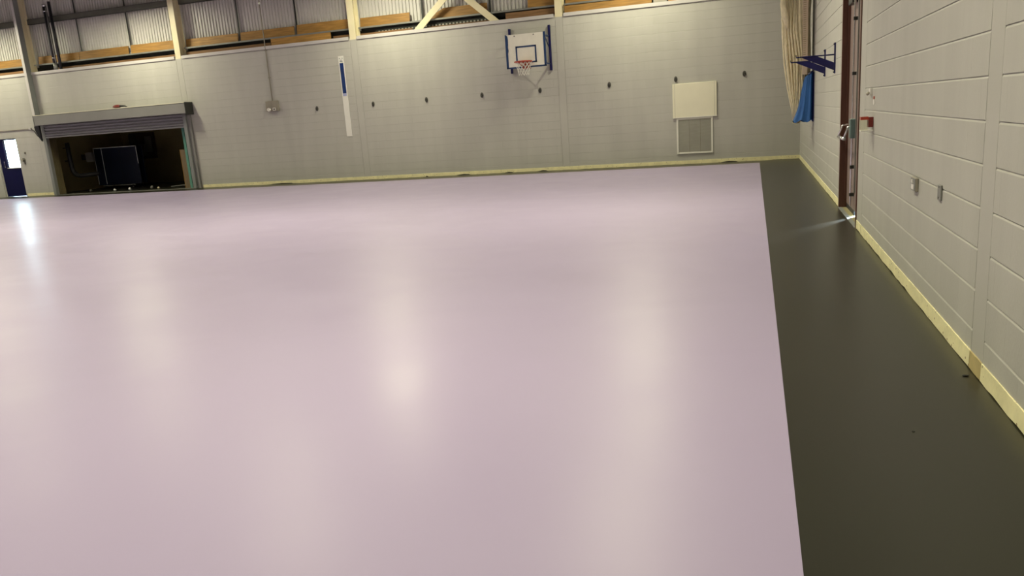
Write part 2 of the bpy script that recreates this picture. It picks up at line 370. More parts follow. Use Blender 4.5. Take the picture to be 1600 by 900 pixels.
board(-14.2, -12.31, 4.397, 4.68, Y1, 'timber', 'upper brown board left of the column near the tall strip')
board(-12.08, -10.5, 4.397, 4.66, Y1, 'timber', 'short orange upper board left of the braces')
board(-10.0, -8.15, 4.397, 4.67, Y1, 'timber', 'orange upper board with slanted end between the braces', cut=0.55)
board(-6.98, -6.18, 4.397, 4.68, Y1, 'timber', 'short orange upper board above the backboard')
board(-5.93, -2.5, 4.397, 4.68, Y1, 'timber', 'upper board right of the backboard column')
Y2 = 0.22
board(-28.6, -24.62, 4.136, 4.245, Y2, 'timber_red', 'low reddish board left of the grey trunking', lean=0.0)
board(-23.6, -18.47, 4.136, 4.225, Y2, 'timber_red', 'low reddish board above the roller shutter', lean=0.0)
board(-18.2, -15.1, 4.136, 4.25, Y2, 'timber_red', 'low reddish board left of the socket conduit', lean=0.0)
board(-15.05, -13.0, 4.136, 4.345, 0.17, 'timber', 'wide low brown board right of the socket conduit', cut=0.0, lean=0.0)
board(-12.95, -12.31, 4.136, 4.23, Y2, 'timber_red', 'short low reddish board left of the column near the tall strip', lean=0.0)
board(-12.06, -10.4, 4.136, 4.215, Y2, 'timber_red', 'low reddish board left of the braces', lean=0.0)
board(-9.95, -8.0, 4.136, 4.195, Y2, 'timber_red', 'low reddish board between the braces', lean=0.0)
board(-7.6, -6.2, 4.136, 4.32, Y2, 'timber_red', 'wide low brown board above the backboard', lean=0.0)
board(-5.93, -3.62, 4.136, 4.33, 0.17, 'timber', 'wide low orange board right of the backboard column', lean=0.0)
board(-3.2, -2.4, 4.136, 4.22, 0.17, 'timber', 'low orange offcut at the top edge near the side wall', lean=0.0)
bx_ = bx('packing_piece', (-3.58, 0.17, 4.136), (-3.24, 0.2, 4.34), 'louvre_grey'); tag(bx_, 'grey packing piece beside the low orange boards', 'packing')
t = thing('cable_tray', (-9.8, 0.3, 4.21), 'dark cable tray with pale slots behind the braces', 'cable tray')
bx('tray_side', (-11.6, 0.30, 4.137), (-7.9, 0.31, 4.30), 'dark_steel_and_shade', t)
bm = bmesh.new()
for k in range(34): box(bm, (-11.5+k*0.105, 0.292, 4.205), (-11.5+k*0.105+0.05, 0.30, 4.245))
obj('pale_slot', bm, 'louvre_grey', t)['kind'] = 'stuff'
# grey trunking and black poles at the left
t = thing('trunking', (-24.42, -0.1, 2.75), 'grey steel post standing proud of the wall, down to the roller shutter', 'steel post')
bm = bmesh.new(); box(bm, (-24.44, -0.20, 2.73), (-24.355, -0.004, ZC)); obj('channel', bm, 'trunking_grey', t)
bx('front_lip', (-24.45, -0.215, 2.73), (-24.345, -0.20, ZC), 'coping_paint', t)
t = thing('black_pole_pair', (-23.3, 0.06, 4.14), 'pair of black poles with chrome collars standing on the wall top', 'poles')
bm = bmesh.new(); cyl(bm, (-23.33, 0.05, 4.137), (-23.33, 0.05, 6.22), 0.062); obj('pole', bm, 'black_steel', t, True)
bm = bmesh.new(); cyl(bm, (-23.14, 0.07, 4.137), (-23.14, 0.07, 6.28), 0.048); obj('pole', bm, 'black_steel', t, True)
for z in (4.50, 5.98): bm = bmesh.new(); cyl(bm, (-23.33, 0.05, z), (-23.33, 0.05, z+.03), 0.066); obj('collar', bm, 'chrome', t, True)
for z in (4.137, 6.14): bm = bmesh.new(); cyl(bm, (-23.33, 0.05, z), (-23.33, 0.05, z+.22 if z < 5 else z+.08), 0.065); obj('end_sleeve', bm, 'chrome' if z > 5 else 'galv_steel', t, True)
bm = bmesh.new(); cyl(bm, (-23.235, 0.0, 4.3), (-23.235, 0.0, 6.1), 0.018); obj('silver_tube', bm, 'galv_steel', t, True)

# ------------------------------------------------------------------ roller shutter and store room
t = thing('roller_shutter', (-21.3, -0.1, 0), 'grey roller shutter, nearly raised, over the dark store opening', 'shutter')
bm = bmesh.new(); box(bm, (-24.29, -0.345, 2.37), (-18.12, -0.001, 2.70)); hd = obj('hood', bm, 'shutter_grey', t, bevel=0.01)
bx('lit_hood_lip', (-24.29, -0.355, 2.695), (-18.12, -0.30, 2.712), 'panel_cream', hd)  # cream colour stands in for light caught along the hood top
bx('end_cap', (-18.12, -0.355, 2.33), (-18.085, -0.001, 2.715), 'dark_steel_and_shade', t, bevel=0.006)
bx('end_cap', (-24.32, -0.355, 2.35), (-24.29, -0.001, 2.715), 'shutter_grey', t, bevel=0.006)
for k in range(5):
    bm = bmesh.new(); z0 = 1.985+k*0.095
    prism(bm, [(-0.118, z0), (-0.122, z0+.018), (-0.150, z0+.034), (-0.158, z0+.06), (-0.150, z0+.084), (-0.122, z0+.093), (-0.11, z0+.093), (-0.11, z0)], 0, -24.13, -18.40)
    obj('slat', bm, 'shutter_slat', t)
bx('bottom_bar', (-24.13, -0.15, 1.94), (-18.40, -0.11, 1.985), 'shutter_slat', t)
for a, b in (((-24.24, -0.17, 0), (-24.12, -0.09, 2.37)), ((-18.42, -0.17, 0), (-18.30, -0.09, 2.37))):
    bm = bmesh.new(); box(bm, a, b); obj('guide_channel', bm, 'trunking_grey', t, bevel=0.008)
for a, b in (((-24.30, -0.09, 0), (-24.16, -0.001, 2.37)), ((-18.38, -0.09, 0), (-18.20, -0.001, 2.37))):
    bx('mounting_angle', a, b, 'shutter_grey', t, bevel=0.006)
bx('edge_strip', (-18.372, -0.085, 0.0), (-18.362, 0.31, 2.24), 'panel_cream', t)
bx('threshold', (SX0, -0.10, 0.0), (SX1, 0.02, 0.012), 'galv_steel', t)
bm = bmesh.new(); prism(bm, [(-24.48, 2.36), (-24.26, 2.36), (-24.26, 1.85), (-24.36, 2.0), (-24.46, 2.22)], 1, -0.22, -0.16); obj('drive_bracket', bm, 'black_steel', t)
t = thing('red_item', (-20.75, -0.25, 2.712), 'small red and black item lying on top of the shutter hood', 'toy')
bm = bmesh.new(); bmesh.ops.create_uvsphere(bm, u_segments=16, v_segments=8, radius=0.16); bmesh.ops.scale(bm, vec=(1, .5, .35), verts=bm.verts); bmesh.ops.translate(bm, vec=(-20.82, -0.25, 2.765), verts=bm.verts); obj('red_body', bm, 'dark_red', t, True)
bm = bmesh.new(); tube(bm, [(-20.72, -0.25, 2.775), (-20.5, -0.25, 2.76), (-20.42, -0.25, 2.735)], [0.035, 0.022, 0.012], 8); obj('black_tip', bm, 'rubber', t, True)
# store room shell
bm = bmesh.new()
for a, b in (((-25.05, 4.0, 0), (-17.0, 4.15, 3.0)), ((-25.05, .3, 0), (-24.9, 4.0, 3.0)), ((-17.15, .3, 0), (-17.0, 4.0, 3.0)), ((-25.05, .3, 2.5), (-17.0, 4.15, 3.05))): box(bm, a, b)
struct(obj('wall_store', bm, 'store_wall'), 'dim ochre walls of the store room behind the shutter')
struct(bx('trim_6', (-24.222, -.08, 0), (-24.20, .31, 2.25), 'jamb_brown'), 'brown board lining the left side of the store opening')
t = thing('tennis_table', (-23.4, 2.0, 0), 'folded navy table tennis table with white lines in the store', 'table')
for k, yy in enumerate((1.96, 2.22)):
    f = bx('table_half', (-24.36, yy, 0.13), (-22.40, yy+.03, 1.49), 'table_navy', t, bevel=0.004)
    if k == 0:
        for a, b in (((-24.36, yy-.003, 0.16), (-24.335, yy, 1.49)), ((-22.425, yy-.003, 0.85), (-22.40, yy, 1.49)), ((-24.36, yy-.003, 1.468), (-22.40, yy, 1.49)), ((-24.0, yy-.003, 0.16), (-23.975, yy, 1.49))):
            bx('white_line', a, b, 'line_white', f)
        bx('seam', (-23.2, yy-.002, 0.16), (-23.19, yy, 1.47), 'seal_black', f)
for x in (-24.0, -22.75):
    bx('leg_frame', (x-.02, 2.0, 0.1), (x+.02, 2.22, 0.16), 'black_steel', t)
    for yy in (1.92, 2.3):
        bm = bmesh.new(); cyl(bm, (x-.02, yy, .055), (x+.02, yy, .055), .055, 14); obj('castor', bm, 'rubber', t)
bx('base_bar', (-24.1, 1.9, 0.09), (-22.65, 1.94, 0.12), 'galv_steel', t)
t = thing('black_hose', (-24.0, 0.7, 0.5), 'thick black hose curving along the store wall left of the table', 'hose')
pts = [(-24.28, 0.8, 1.75)]
pts += [(-24.28, 0.8, 1.2), (-24.26, 0.8, 0.9)]
for k in range(7):
    a = math.pi+k/6*math.pi/2; pts.append((-23.98+0.28*math.cos(a), 0.8, 0.88+0.30*math.sin(a)))
pts += [(-23.7, 0.85, 0.59), (-23.3, 1.0, 0.62)]
bm = bmesh.new(); tube(bm, pts, 0.075, 12); obj('hose_tube', bm, 'rubber', t, True)
for z in (1.1, 1.55): bx('pipe_clip', (-24.5, 0.78, z), (-24.2, 0.82, z+.04), 'black_steel', t)
t = thing('meter_box', (-24.1, 1.9, 1.3), 'small grey meter box above the black hose in the store', 'box')
bx('case', (-24.28, 1.5, 1.02), (-24.0, 1.62, 1.36), 'cabinet_grey', t, bevel=0.01); bx('lid', (-24.27, 1.485, 1.04), (-24.01, 1.5, 1.34), 'cabinet_grey', t); bx('mount', (-24.5, 1.52, 1.1), (-24.28, 1.6, 1.3), 'black_steel', t)
t = thing('electric_panel', (-23.6, 3.9, 1.2), 'brown electrical panel on the store back wall left of the table', 'panel')
bx('backing', (-24.45, 3.9, 0.95), (-23.3, 3.99, 1.95), 'cabinet_brown', t)
for k, (a, b, z0, z1) in enumerate(((-24.4, -24.1, 1.5, 1.9), (-24.0, -23.7, 1.05, 1.5), (-24.35, -24.1, 1.0, 1.4), (-23.65, -23.4, 1.2, 1.8))): bx('switch_case', (a, 3.8, z0), (b, 3.9, z1), 'cabinet_grey' if k % 2 else 'store_dark', t, bevel=0.01)
# shelving with boxes
t = thing('shelf_rack', (-19.6, 3.2, 0), 'dark shelving rack at the right of the store room', 'shelf')
for x in (-20.8, -17.9):
    for y in (2.9, 3.6): bx('upright', (x-.025, y-.025, 0), (x+.025, y+.025, 2.2), 'dark_steel_and_shade', t)
for z in (0.5, 1.05, 1.6, 2.1): bx('shelf_board', (-20.85, 2.88, z), (-17.85, 3.63, z+.04), 'cabinet_brown' if z != 1.6 else 'cabinet_grey', t)
for k, (x, z, wd, h, m) in enumerate(((-20.3, .54, .6, .35, 'store_dark'), (-19.5, 1.09, .7, .3, 'cabinet_brown'), (-18.7, 1.09, .4, .35, 'dark_red'), (-19.9, 1.64, .5, .3, 'store_dark'), (-18.6, .54, .5, .4, 'table_navy'))):
    lb = ['black crate low on the left of the store shelves', 'brown carton on the middle store shelf', 'dull red carton at the right of the middle store shelf', 'black crate high on the store shelves', 'navy crate low on the right of the store shelves'][k]
    q = thing('storage_box', (x, 3.2, z), lb, 'box', 'boxes on the store shelves')
    bx('body', (x, 3.0, z), (x+wd, 3.5, z+h*.85), m, q, bevel=0.01); bx('lid', (x-.01, 2.99, z+h*.85), (x+wd+.01, 3.51, z+h), m, q)
t = thing('leaning_board', (-18.82, 0.11, 0), 'brown board leaning at the right edge of the store opening', 'board')
bm = bmesh.new(); prism(bm, [(-18.93, 0.0), (-18.70, 0.0), (-18.70, 1.24), (-18.93, 1.26)], 1, 0.10, 0.12); obj('panel', bm, 'jamb_tan', t); bx('edge_band', (-18.945, 0.095, 0.0), (-18.93, 0.125, 1.26), 'timber', t)
tag(bx('green_strip', (-18.69, 0.03, 0.0), (-18.60, 0.06, 2.2), 'green_edge'), 'upright green strip just inside the right edge of the store opening', 'strip')
for k, (x, y, r, m, lb) in enumerate(((-23.3, .5, .05, 'store_dark', 'dark ball on the store floor left of the table castors'), (-22.2, .45, .045, 'line_white', 'white ball on the store floor below the table'), (-21.6, .5, .05, 'line_white', 'second white ball on the store floor right of the table'), (-20.7, .55, .06, 'cabinet_grey', 'grey ball on the store floor near the middle'), (-20.3, .4, .04, 'netting', 'small yellowish ball near the shutter threshold'), (-18.9, .5, .05, 'green_edge', 'green ball by the right end of the store threshold'))):
    bm = bmesh.new(); bmesh.ops.create_uvsphere(bm, u_segments=12, v_segments=8, radius=r); bmesh.ops.translate(bm, vec=(x, y, r), verts=bm.verts); tag(obj('ball', bm, m, smooth=True), lb, 'ball', 'balls on the store floor')
bm = bmesh.new(); tube(bm, [(-20.2, .9, .03), (-18.7, .7, .12)], .02, 8); tag(obj('floor_pole', bm, 'galv_steel'), 'grey pole lying across the store floor at the right', 'pole')

# ------------------------------------------------------------------ glazed blue door at the left
d1 = struct(thing('door_1', (-26.15, 0.1, 0), 'dark blue door with bright glazed panel at the left edge', 'door')); del d1['category']
for a, b in (((DX0+.04, .05, 0.018), (-26.31, .095, DZ-.04)), ((-26.31, .05, .018), (DX1-.035, .095, 1.02)), ((-26.31, .05, 1.985), (DX1-.035, .095, DZ-.04))): bx('leaf_panel', a, b, 'door_blue', d1)
g = bx('pane', (-26.31, .068, 1.02), (DX1-.035, .076, 1.985), 'glass_pane', d1)
bx('glazing_bead', (-26.34, .03, 1.0), (DX1-.035, .06, 1.03), 'white_frame', d1); bx('glazing_bead', (-26.345, .035, 1.0), (-26.31, .06, 2.0), 'navy_steel', d1)
bx('frame', (DX1-.035, .02, 0), (DX1, .12, DZ), 'grey_paint', d1); bx('frame', (DX0, .02, 0), (DX0+.04, .12, DZ), 'grey_paint', d1); bx('frame', (DX0, .02, DZ-.04), (DX1, .12, DZ), 'door_blue', d1)
bx('threshold', (DX0, -.02, 0), (DX1, .14, .008), 'galv_steel', d1)
bm = bmesh.new(); tube(bm, [(-26.37, .05, 1.25), (-26.37, -.02, 1.25), (-26.37, -.02, 1.05), (-26.37, .05, 1.05)], .012, 8); obj('pull_handle', bm, 'chrome', d1)
t = thing('door_keeper', (-25.46, 0, 1.26), 'small grey holder fixed to the wall beside the blue door', 'wall fixture')
bm = bmesh.new(); cyl(bm, (-25.46, 0, 1.27), (-25.46, -.04, 1.27), .06, 16); obj('round_base', bm, 'anchor_grey', t); bm = bmesh.new(); cyl(bm, (-25.46, -.04, 1.27), (-25.46, -.10, 1.25), .03, 12); obj('knob', bm, 'metal_clad', t)
bx('drop_tab', (-25.45, -.02, 1.12), (-25.40, 0, 1.22), 'anchor_grey', t)
t = thing('key_switch', (-25.35, 0, 1.5), 'tiny dark key switch above the holder by the blue door', 'switch')
bx('plate', (-25.38, -.012, 1.46), (-25.31, 0, 1.54), 'metal_clad', t); bm = bmesh.new(); cyl(bm, (-25.345, -.012, 1.5), (-25.345, -.03, 1.5), .018, 10); obj('key_barrel', bm, 'black_steel', t)
t = thing('wall_conduit', (-25.9, 0, 2.3), 'thin horizontal conduit on the wall above the blue door', 'conduit')
bm = bmesh.new(); tube(bm, [(-28.0, -.02, 2.30), (-24.9, -.02, 2.30)], .013, 8); obj('pipe', bm, 'metal_clad', t); bx('junction_box', (-24.93, -.05, 2.27), (-24.83, 0, 2.34), 'coping_paint', t, bevel=.005)
bm = bmesh.new(); tube(bm, [(-24.85, -.03, 2.29), (-24.7, -.04, 2.22), (-24.6, -.05, 2.05), (-24.45, -.06, 1.95), (-24.32, -.06, 1.9)], .012, 8); obj('loose_cable', bm, 'dark_steel_and_shade', t, True)

# ------------------------------------------------------------------ things on the end wall
t = thing('socket_box', (-15.15, 0, 2.22), 'grey metal socket box on the end wall below a conduit', 'socket')
bx('case', (-15.38, -.07, 2.22), (-14.94, 0, 2.53), 'metal_clad', t, bevel=.008)
bx('cover_plate', (-15.36, -.076, 2.36), (-15.17, -.07, 2.52), 'metal_clad', t); bx('cover_plate', (-15.14, -.076, 2.36), (-14.96, -.07, 2.52), 'metal_clad', t)
bm = bmesh.new(); cyl(bm, (-15.26, -.07, 2.275), (-15.26, -.12, 2.275), .052, 16); obj('socket_outlet', bm, 'plastic_white', t)
o = bx('switch_outlet', (-15.13, -.085, 2.235), (-15.03, -.07, 2.325), 'plastic_white', t); bx('rocker', (-15.10, -.092, 2.26), (-15.06, -.085, 2.30), 'black_steel', o)
bm = bmesh.new(); tube(bm, [(-15.15, -.02, 2.53), (-15.15, -.02, ZC)], .016, 8); cn = obj('conduit', bm, 'metal_clad', t)
for z in (3.2, 4.0): bx('saddle', (-15.19, -.02, z), (-15.11, 0.0, z+.03), 'metal_clad', t)
bm = bmesh.new(); cyl(bm, (-15.15, -.02, 5.33), (-15.15, -.02, 5.38), .03, 10); obj('coupler', bm, 'chrome', t)
t = thing('height_strip', (-12.65, 0, 1.32), 'tall narrow white strip with a blue upper half on the end wall', 'sign')
bx('strip', (-12.745, -.012, 1.315), (-12.565, 0, 3.63), 'sign_white', t)
bx('blue_panel', (-12.715, -.015, 2.57), (-12.595, -.012, 3.43), 'sign_blue', t); bx('lilac_panel', (-12.715, -.015, 2.49), (-12.595, -.012, 2.57), 'sign_lilac', t)
for a, b in (((-12.70, -.015, 3.47), (-12.61, -.012, 3.495)), ((-12.71, -.015, 3.555), (-12.685, -.012, 3.575)), ((-12.625, -.015, 3.555), (-12.60, -.012, 3.575)), ((-12.69, -.015, 3.51), (-12.62, -.012, 3.52))): bx('print_mark', a, b, 'sign_print', t)
HOOKS = [(-13.65, 'between the socket box and the tall strip'), (-11.77, 'first to the right of the tall strip'), (-10.07, 'second to the right of the tall strip'), (-8.38, 'left of the basketball net'), (-6.69, 'below the right post of the backboard'),
         (-4.78, 'midway between the backboard and the cream panel'), (-3.04, 'just above the cream panel'), (-1.335, 'right of the cream panel')]
for x, lb in HOOKS:
    z = 2.195
    t = thing('wall_anchor', (x, 0, z), 'small dark oval wall anchor '+lb, 'wall anchor', 'row of wall anchors on the end wall')
    bm = bmesh.new(); prism(bm, [(x+.046*math.cos(a*math.pi/8), z+.075*math.sin(a*math.pi/8)) for a in range(16)], 1, -.012, 0); obj('plate', bm, 'anchor_grey', t)
    bm = bmesh.new(); tube(bm, [(x+.026*math.cos(a*math.pi/6), -.03, z-.01+.03*math.sin(a*math.pi/6)) for a in range(13)], .008, 6); obj('eye_ring', bm, 'dark_steel_and_shade', t, True)
    bm = bmesh.new(); cyl(bm, (x, 0, z+.025), (x, -.035, z+.022), .012, 8); obj('stem', bm, 'dark_steel_and_shade', t)
t = thing('access_panel', (-2.57, 0, 1.21), 'square cream panel on the end wall above the white-framed grille', 'panel')
bx('board', (-3.13, -.04, 1.215), (-2.015, 0, 2.075), 'panel_cream', t, bevel=.006)
for a, b in (((-3.075, -.0425, 1.215), (-3.07, -.04, 2.075)), ((-2.075, -.0425, 1.215), (-2.07, -.04, 2.075))): bx('edge_bead', a, b, 'louvre_grey', t)
bx('bottom_trim', (-3.13, -.046, 1.20), (-2.015, 0, 1.222), 'white_frame', t)
t = thing('vent_grille', (-2.58, 0, .27), 'white-framed grey vent grille on the end wall near the floor', 'vent')
for a, b in (((-3.045, -.03, .27), (-3.0, 0, 1.198)), ((-2.165, -.03, .27), (-2.12, 0, 1.198)), ((-3.0, -.03, .27), (-2.165, 0, .312)), ((-3.0, -.03, 1.155), (-2.165, 0, 1.198))): bx('frame_bar', a, b, 'white_frame', t, bevel=.004)
bm = bmesh.new()
for k in range(28):
    z = .316+k*.03; prism(bm, [(-.022, z), (-.018, z), (-.002, z+.026), (-.006, z+.026)], 0, -3.0, -2.165)
obj('louvres', bm, 'louvre_grey', t)['kind'] = 'stuff'
for x in (-2.72, -2.44): bx('mullion', (x-.006, -.024, .312), (x+.006, -.002, 1.155), 'metal_clad', t)

# basketball goal
BX, BY = -6.89, -0.5
t = thing('basketball_goal', (BX, 0, 2.7), 'white basketball backboard with blue border, red ring and net', 'basketball hoop')
pb = bx('backboard', (BX-.535, BY, 2.81), (BX+.535, BY+.022, 3.665), 'white_board', t)
bm = bmesh.new(); z = 2.81
L_, R_ = BX-.55, BX-.47
prism(bm, [(L_, 2.80), (R_-.02, 2.80), (R_-.02, 3.2), (R_, 3.26), (R_-.012, 3.35), (R_-.004, 3.42), (R_, 3.55), (R_-.01, 3.64), (L_+.02, 3.675), (L_, 3.67)], 1, BY-.006, BY); obj('border', bm, 'blue_paint', pb)
bx('border', (BX+.50, BY-.006, 2.80), (BX+.55, BY, 3.67), 'blue_paint', pb); bx('border', (L_, BY-.006, 2.795), (BX+.55, BY, 2.835), 'blue_paint', pb)
bx('side_rim', (BX+.535, BY, 2.80), (BX+.55, BY+.05, 3.67), 'blue_paint', pb); bx('side_rim', (L_, BY, 2.80), (BX-.535, BY+.05, 3.67), 'blue_paint', pb)
for a, b in (((BX-.275, BY-.005, 2.92), (BX-.235, BY, 3.36)), ((BX+.255, BY-.005, 2.92), (BX+.295, BY, 3.36)), ((BX-.275, BY-.005, 3.32), (BX+.295, BY, 3.36)), ((BX-.275, BY-.005, 2.92), (BX+.295, BY, 2.955))): bx('target_line', a, b, 'blue_paint', pb)
for dx in (-.29, .24): bm = bmesh.new(); cyl(bm, (BX+dx, BY, 3.625), (BX+dx, BY-.015, 3.625), .016, 8); obj('bolt', bm, 'anchor_grey', pb)
for sx in (-.555, .555):
    bm = bmesh.new(); box(bm, (BX+sx-.03, -.06, 2.70), (BX+sx+.03, 0, 3.87)); obj('wall_post', bm, 'navy_steel', t, bevel=.005)
    for zz in (2.87, 3.58):
        bx('support_arm', (BX+sx*.96-.018, BY+.022, zz-.018), (BX+sx*.96+.018, -.06, zz+.018), 'blue_paint', t)
    bm = bmesh.new(); tube(bm, [(BX+sx*.96, BY+.03, 3.56), (BX+sx*.96, -.06, 3.30)], .014, 8); obj('diagonal_stay', bm, 'blue_paint', t)
bm = bmesh.new(); RC = (BX+.02, BY-.14-.225, 2.93)
N = 28; tube(bm, [(RC[0]+.225*math.cos(2*math.pi*k/N), RC[1]+.225*math.sin(2*math.pi*k/N), RC[2]) for k in range(N+1)], .02, 8, False); rim = obj('ring', bm, 'red_paint', t, True)
bm = bmesh.new(); prism(bm, [(BY, 2.945), (BY-.14, 2.945), (BY-.15, 2.90), (BY-.10, 2.77), (BY, 2.75)], 0, RC[0]-.09, RC[0]+.09); obj('ring_bracket', bm, 'red_paint', t)
for s in (-1, 1): bm = bmesh.new(); tube(bm, [(RC[0]+s*.07, BY-.01, 2.80), (RC[0]+s*.17, RC[1]+.12, 2.92)], .012, 6); obj('ring_stay', bm, 'red_paint', t)
bm = bmesh.new(); NN = 12
def netp(k, lv): 
    rr = [.222, .205, .18, .158, .142, .135][lv]; a = 2*math.pi*(k+.5*(lv % 2))/NN
    return (RC[0]+rr*math.cos(a), RC[1]+rr*math.sin(a), RC[2]-[0.01, .07, .14, .21, .28, .34][lv])
for lv in range(5):
    for k in range(NN):
        tube(bm, [netp(k, lv), netp(k, lv+1)], .0065, 4); tube(bm, [netp(k, lv), netp(k-1 if lv % 2 == 0 else k+1, lv+1)], .0065, 4)
o = obj('net', bm, 'net_white', t); o['kind'] = 'stuff'

# ------------------------------------------------------------------ fire door in the side wall
d2 = struct(thing('door_2', (0.1, -10.4, 0), 'brown double fire door with panic bars in the side wall', 'door')); del d2['category']
bx('frame', (-.012, RY1-.055, 0), (.14, RY1, RZ), 'door_brown', d2, bevel=.004); bx('frame', (-.012, RY0, 0), (.14, RY0+.05, RZ), 'door_brown', d2, bevel=.004); bx('frame', (-.012, RY0, RZ-.05), (.14, RY1, RZ), 'door_brown', d2)
bx('door_stop', (.055, RY1-.075, 0.02), (.085, RY1-.055, RZ-.05), 'door_brown', d2)
lf = bx('leaf', (.085, -10.375, .07), (.13, RY1-.057, RZ-.055), 'door_mauve', d2); lf['label'] = 'mauve far leaf'
ln = bx('leaf', (.085, RY0+.052, .07), (.13, -10.385, RZ-.055), 'door_mauve', d2); ln['label'] = 'mauve near leaf'
bx('meeting_strip', (.07, -10.40, .30), (.088, -10.36, RZ-.06), 'galv_steel', lf)
bx('bottom_seal', (.088, -10.31, .004), (.12, RY1-.057, .07), 'seal_black', lf); bx('bottom_seal', (.088, RY0+.052, .004), (.12, -10.46, .07), 'seal_black', ln)  # seals added, stopping short to shape the gap for the sun beam
bx('threshold', (-.02, RY0+.02, .0), (.03, RY1-.02, .006), 'trunking_grey', d2)
bx('sill', (.03, RY0, .0), (.14, RY1, .004), 'sill_yellow', d2)
bm = bmesh.new(); cyl(bm, (.045, -10.28, .12), (.045, -10.28, RZ-.1), .012, 8); rod = obj('vertical_bolt', bm, 'chrome', lf)
for z in (.25, .6, 1.75, 2.4): bx('rod_guide', (.03, -10.31, z), (.085, -10.25, z+.04), 'dark_steel_and_shade', lf)
bx('latch_case', (.015, -10.34, .98), (.085, -10.22, 1.22), 'teal_metal', lf, bevel=.008)
for y in (-10.26, -9.62):
    bm = bmesh.new(); tube(bm, [(.07, y, 1.13), (.0, y, 1.12), (-.045, y, .99)], .013, 8); obj('panic_arm', bm, 'chrome', lf, True)
bm = bmesh.new(); cyl(bm, (-.045, -10.28, .975), (-.045, -9.58, .975), .02, 10); obj('panic_bar', bm, 'chrome', lf, True)
for z in (.35, .78, 1.3): bm = bmesh.new(); cyl(bm, (.085, -10.1, z), (.07, -10.1, z), .018, 8); obj('stud', bm, 'chrome', lf)
bx('closer', (.02, -10.2, 2.62), (.085, -9.8, 2.7), 'black_steel', lf)

# ------------------------------------------------------------------ things on the side wall
t = thing('fire_call_point', (0, -12.35, 1.15), 'red fire call point with clear hinged cover beside the fire door', 'call point')
bx('base_box', (-.045, -12.40, 1.19), (0, -12.30, 1.29), 'dark_red', t, bevel=.004)
bx('cover_header', (-.115, -12.40, 1.265), (-.045, -12.30, 1.295), 'red_paint', t)
for a, b in (((-.115, -12.402, 1.16), (-.111, -12.298, 1.265)), ((-.111, -12.402, 1.16), (-.045, -12.398, 1.265)), ((-.111, -12.302, 1.16), (-.045, -12.298, 1.265))): bx('clear_cover', a, b, 'glass_pane', t)
bx('cover_rim', (-.115, -12.405, 1.15), (0, -12.295, 1.163), 'plastic_white', t)
t = thing('key_switch', (0, -12.2, 1.5), 'small white key switch on the side wall above the call point', 'switch')
bx('plate', (-.022, -12.26, 1.50), (0, -12.18, 1.57), 'plastic_white', t, bevel=.003); bm = bmesh.new(); cyl(bm, (-.022, -12.22, 1.53), (-.05, -12.22, 1.51), .014, 10); obj('key_barrel', bm, 'metal_clad', t)
t = thing('wall_label', (0, -12.4, 1.45), 'tiny red and white label above the call point', 'label')
bx('white_card', (-.004, -12.44, 1.41), (0, -12.36, 1.46), 'plastic_white', t); bx('red_header', (-.004, -12.44, 1.462), (0, -12.36, 1.49), 'red_paint', t)
t = thing('wall_socket', (0, -14.6, .83), 'grey metal socket with white switch on the side wall', 'socket')
bx('back_box', (-.022, -14.72, .80), (0, -14.56, .90), 'metal_clad', t, bevel=.004); bx('face_plate', (-.027, -14.715, .805), (-.022, -14.565, .895), 'galv_steel', t)
bx('switch', (-.032, -14.65, .86), (-.027, -14.61, .885), 'plastic_white', t); bx('outlet', (-.030, -14.68, .815), (-.027, -14.60, .85), 'plastic_white', t)
t = thing('blank_plate', (0, -15.4, .84), 'narrow plain grey plate on the side wall near the socket', 'plate')
bx('plate', (-.012, -15.46, .825), (0, -15.37, .925), 'galv_steel', t, bevel=.003)
for z in (.84, .91): bm = bmesh.new(); cyl(bm, (-.012, -15.415, z), (-.014, -15.415, z), .005, 6); obj('screw', bm, 'anchor_grey', t)
for y, lb in ((-8.52, 'nearer of the two navy wall brackets, beside the fire door'), (-6.9, 'farther of the two navy wall brackets, next to the netting')):
    t = thing('wall_bracket', (0, y, 1.83), lb, 'bracket', 'navy wall brackets on the side wall')
    bx('wall_bar', (-.022, y-.015, 1.83), (0, y+.015, 2.26), 'navy_steel', t)
    bm = bmesh.new(); cyl(bm, (-.02, y, 2.095), (-.54, y, 2.095), .010, 8); obj('arm', bm, 'navy_steel', t)
    bm = bmesh.new(); prism(bm, [(-.46, 2.085), (-.24, 2.085), (-.02, 1.985), (-.02, 1.875)], 1, y-.006, y+.006); obj('gusset', bm, 'navy_steel', t)
    for z in (1.85, 2.24): bm = bmesh.new(); cyl(bm, (-.022, y, z), (-.032, y, z), .012, 6); obj('bolt', bm, 'black_steel', t)
    bm = bmesh.new(); tube(bm, [(-.535, y, 2.095), (-.54, y, 2.13)], .008, 6); obj('end_stop', bm, 'black_steel', t)
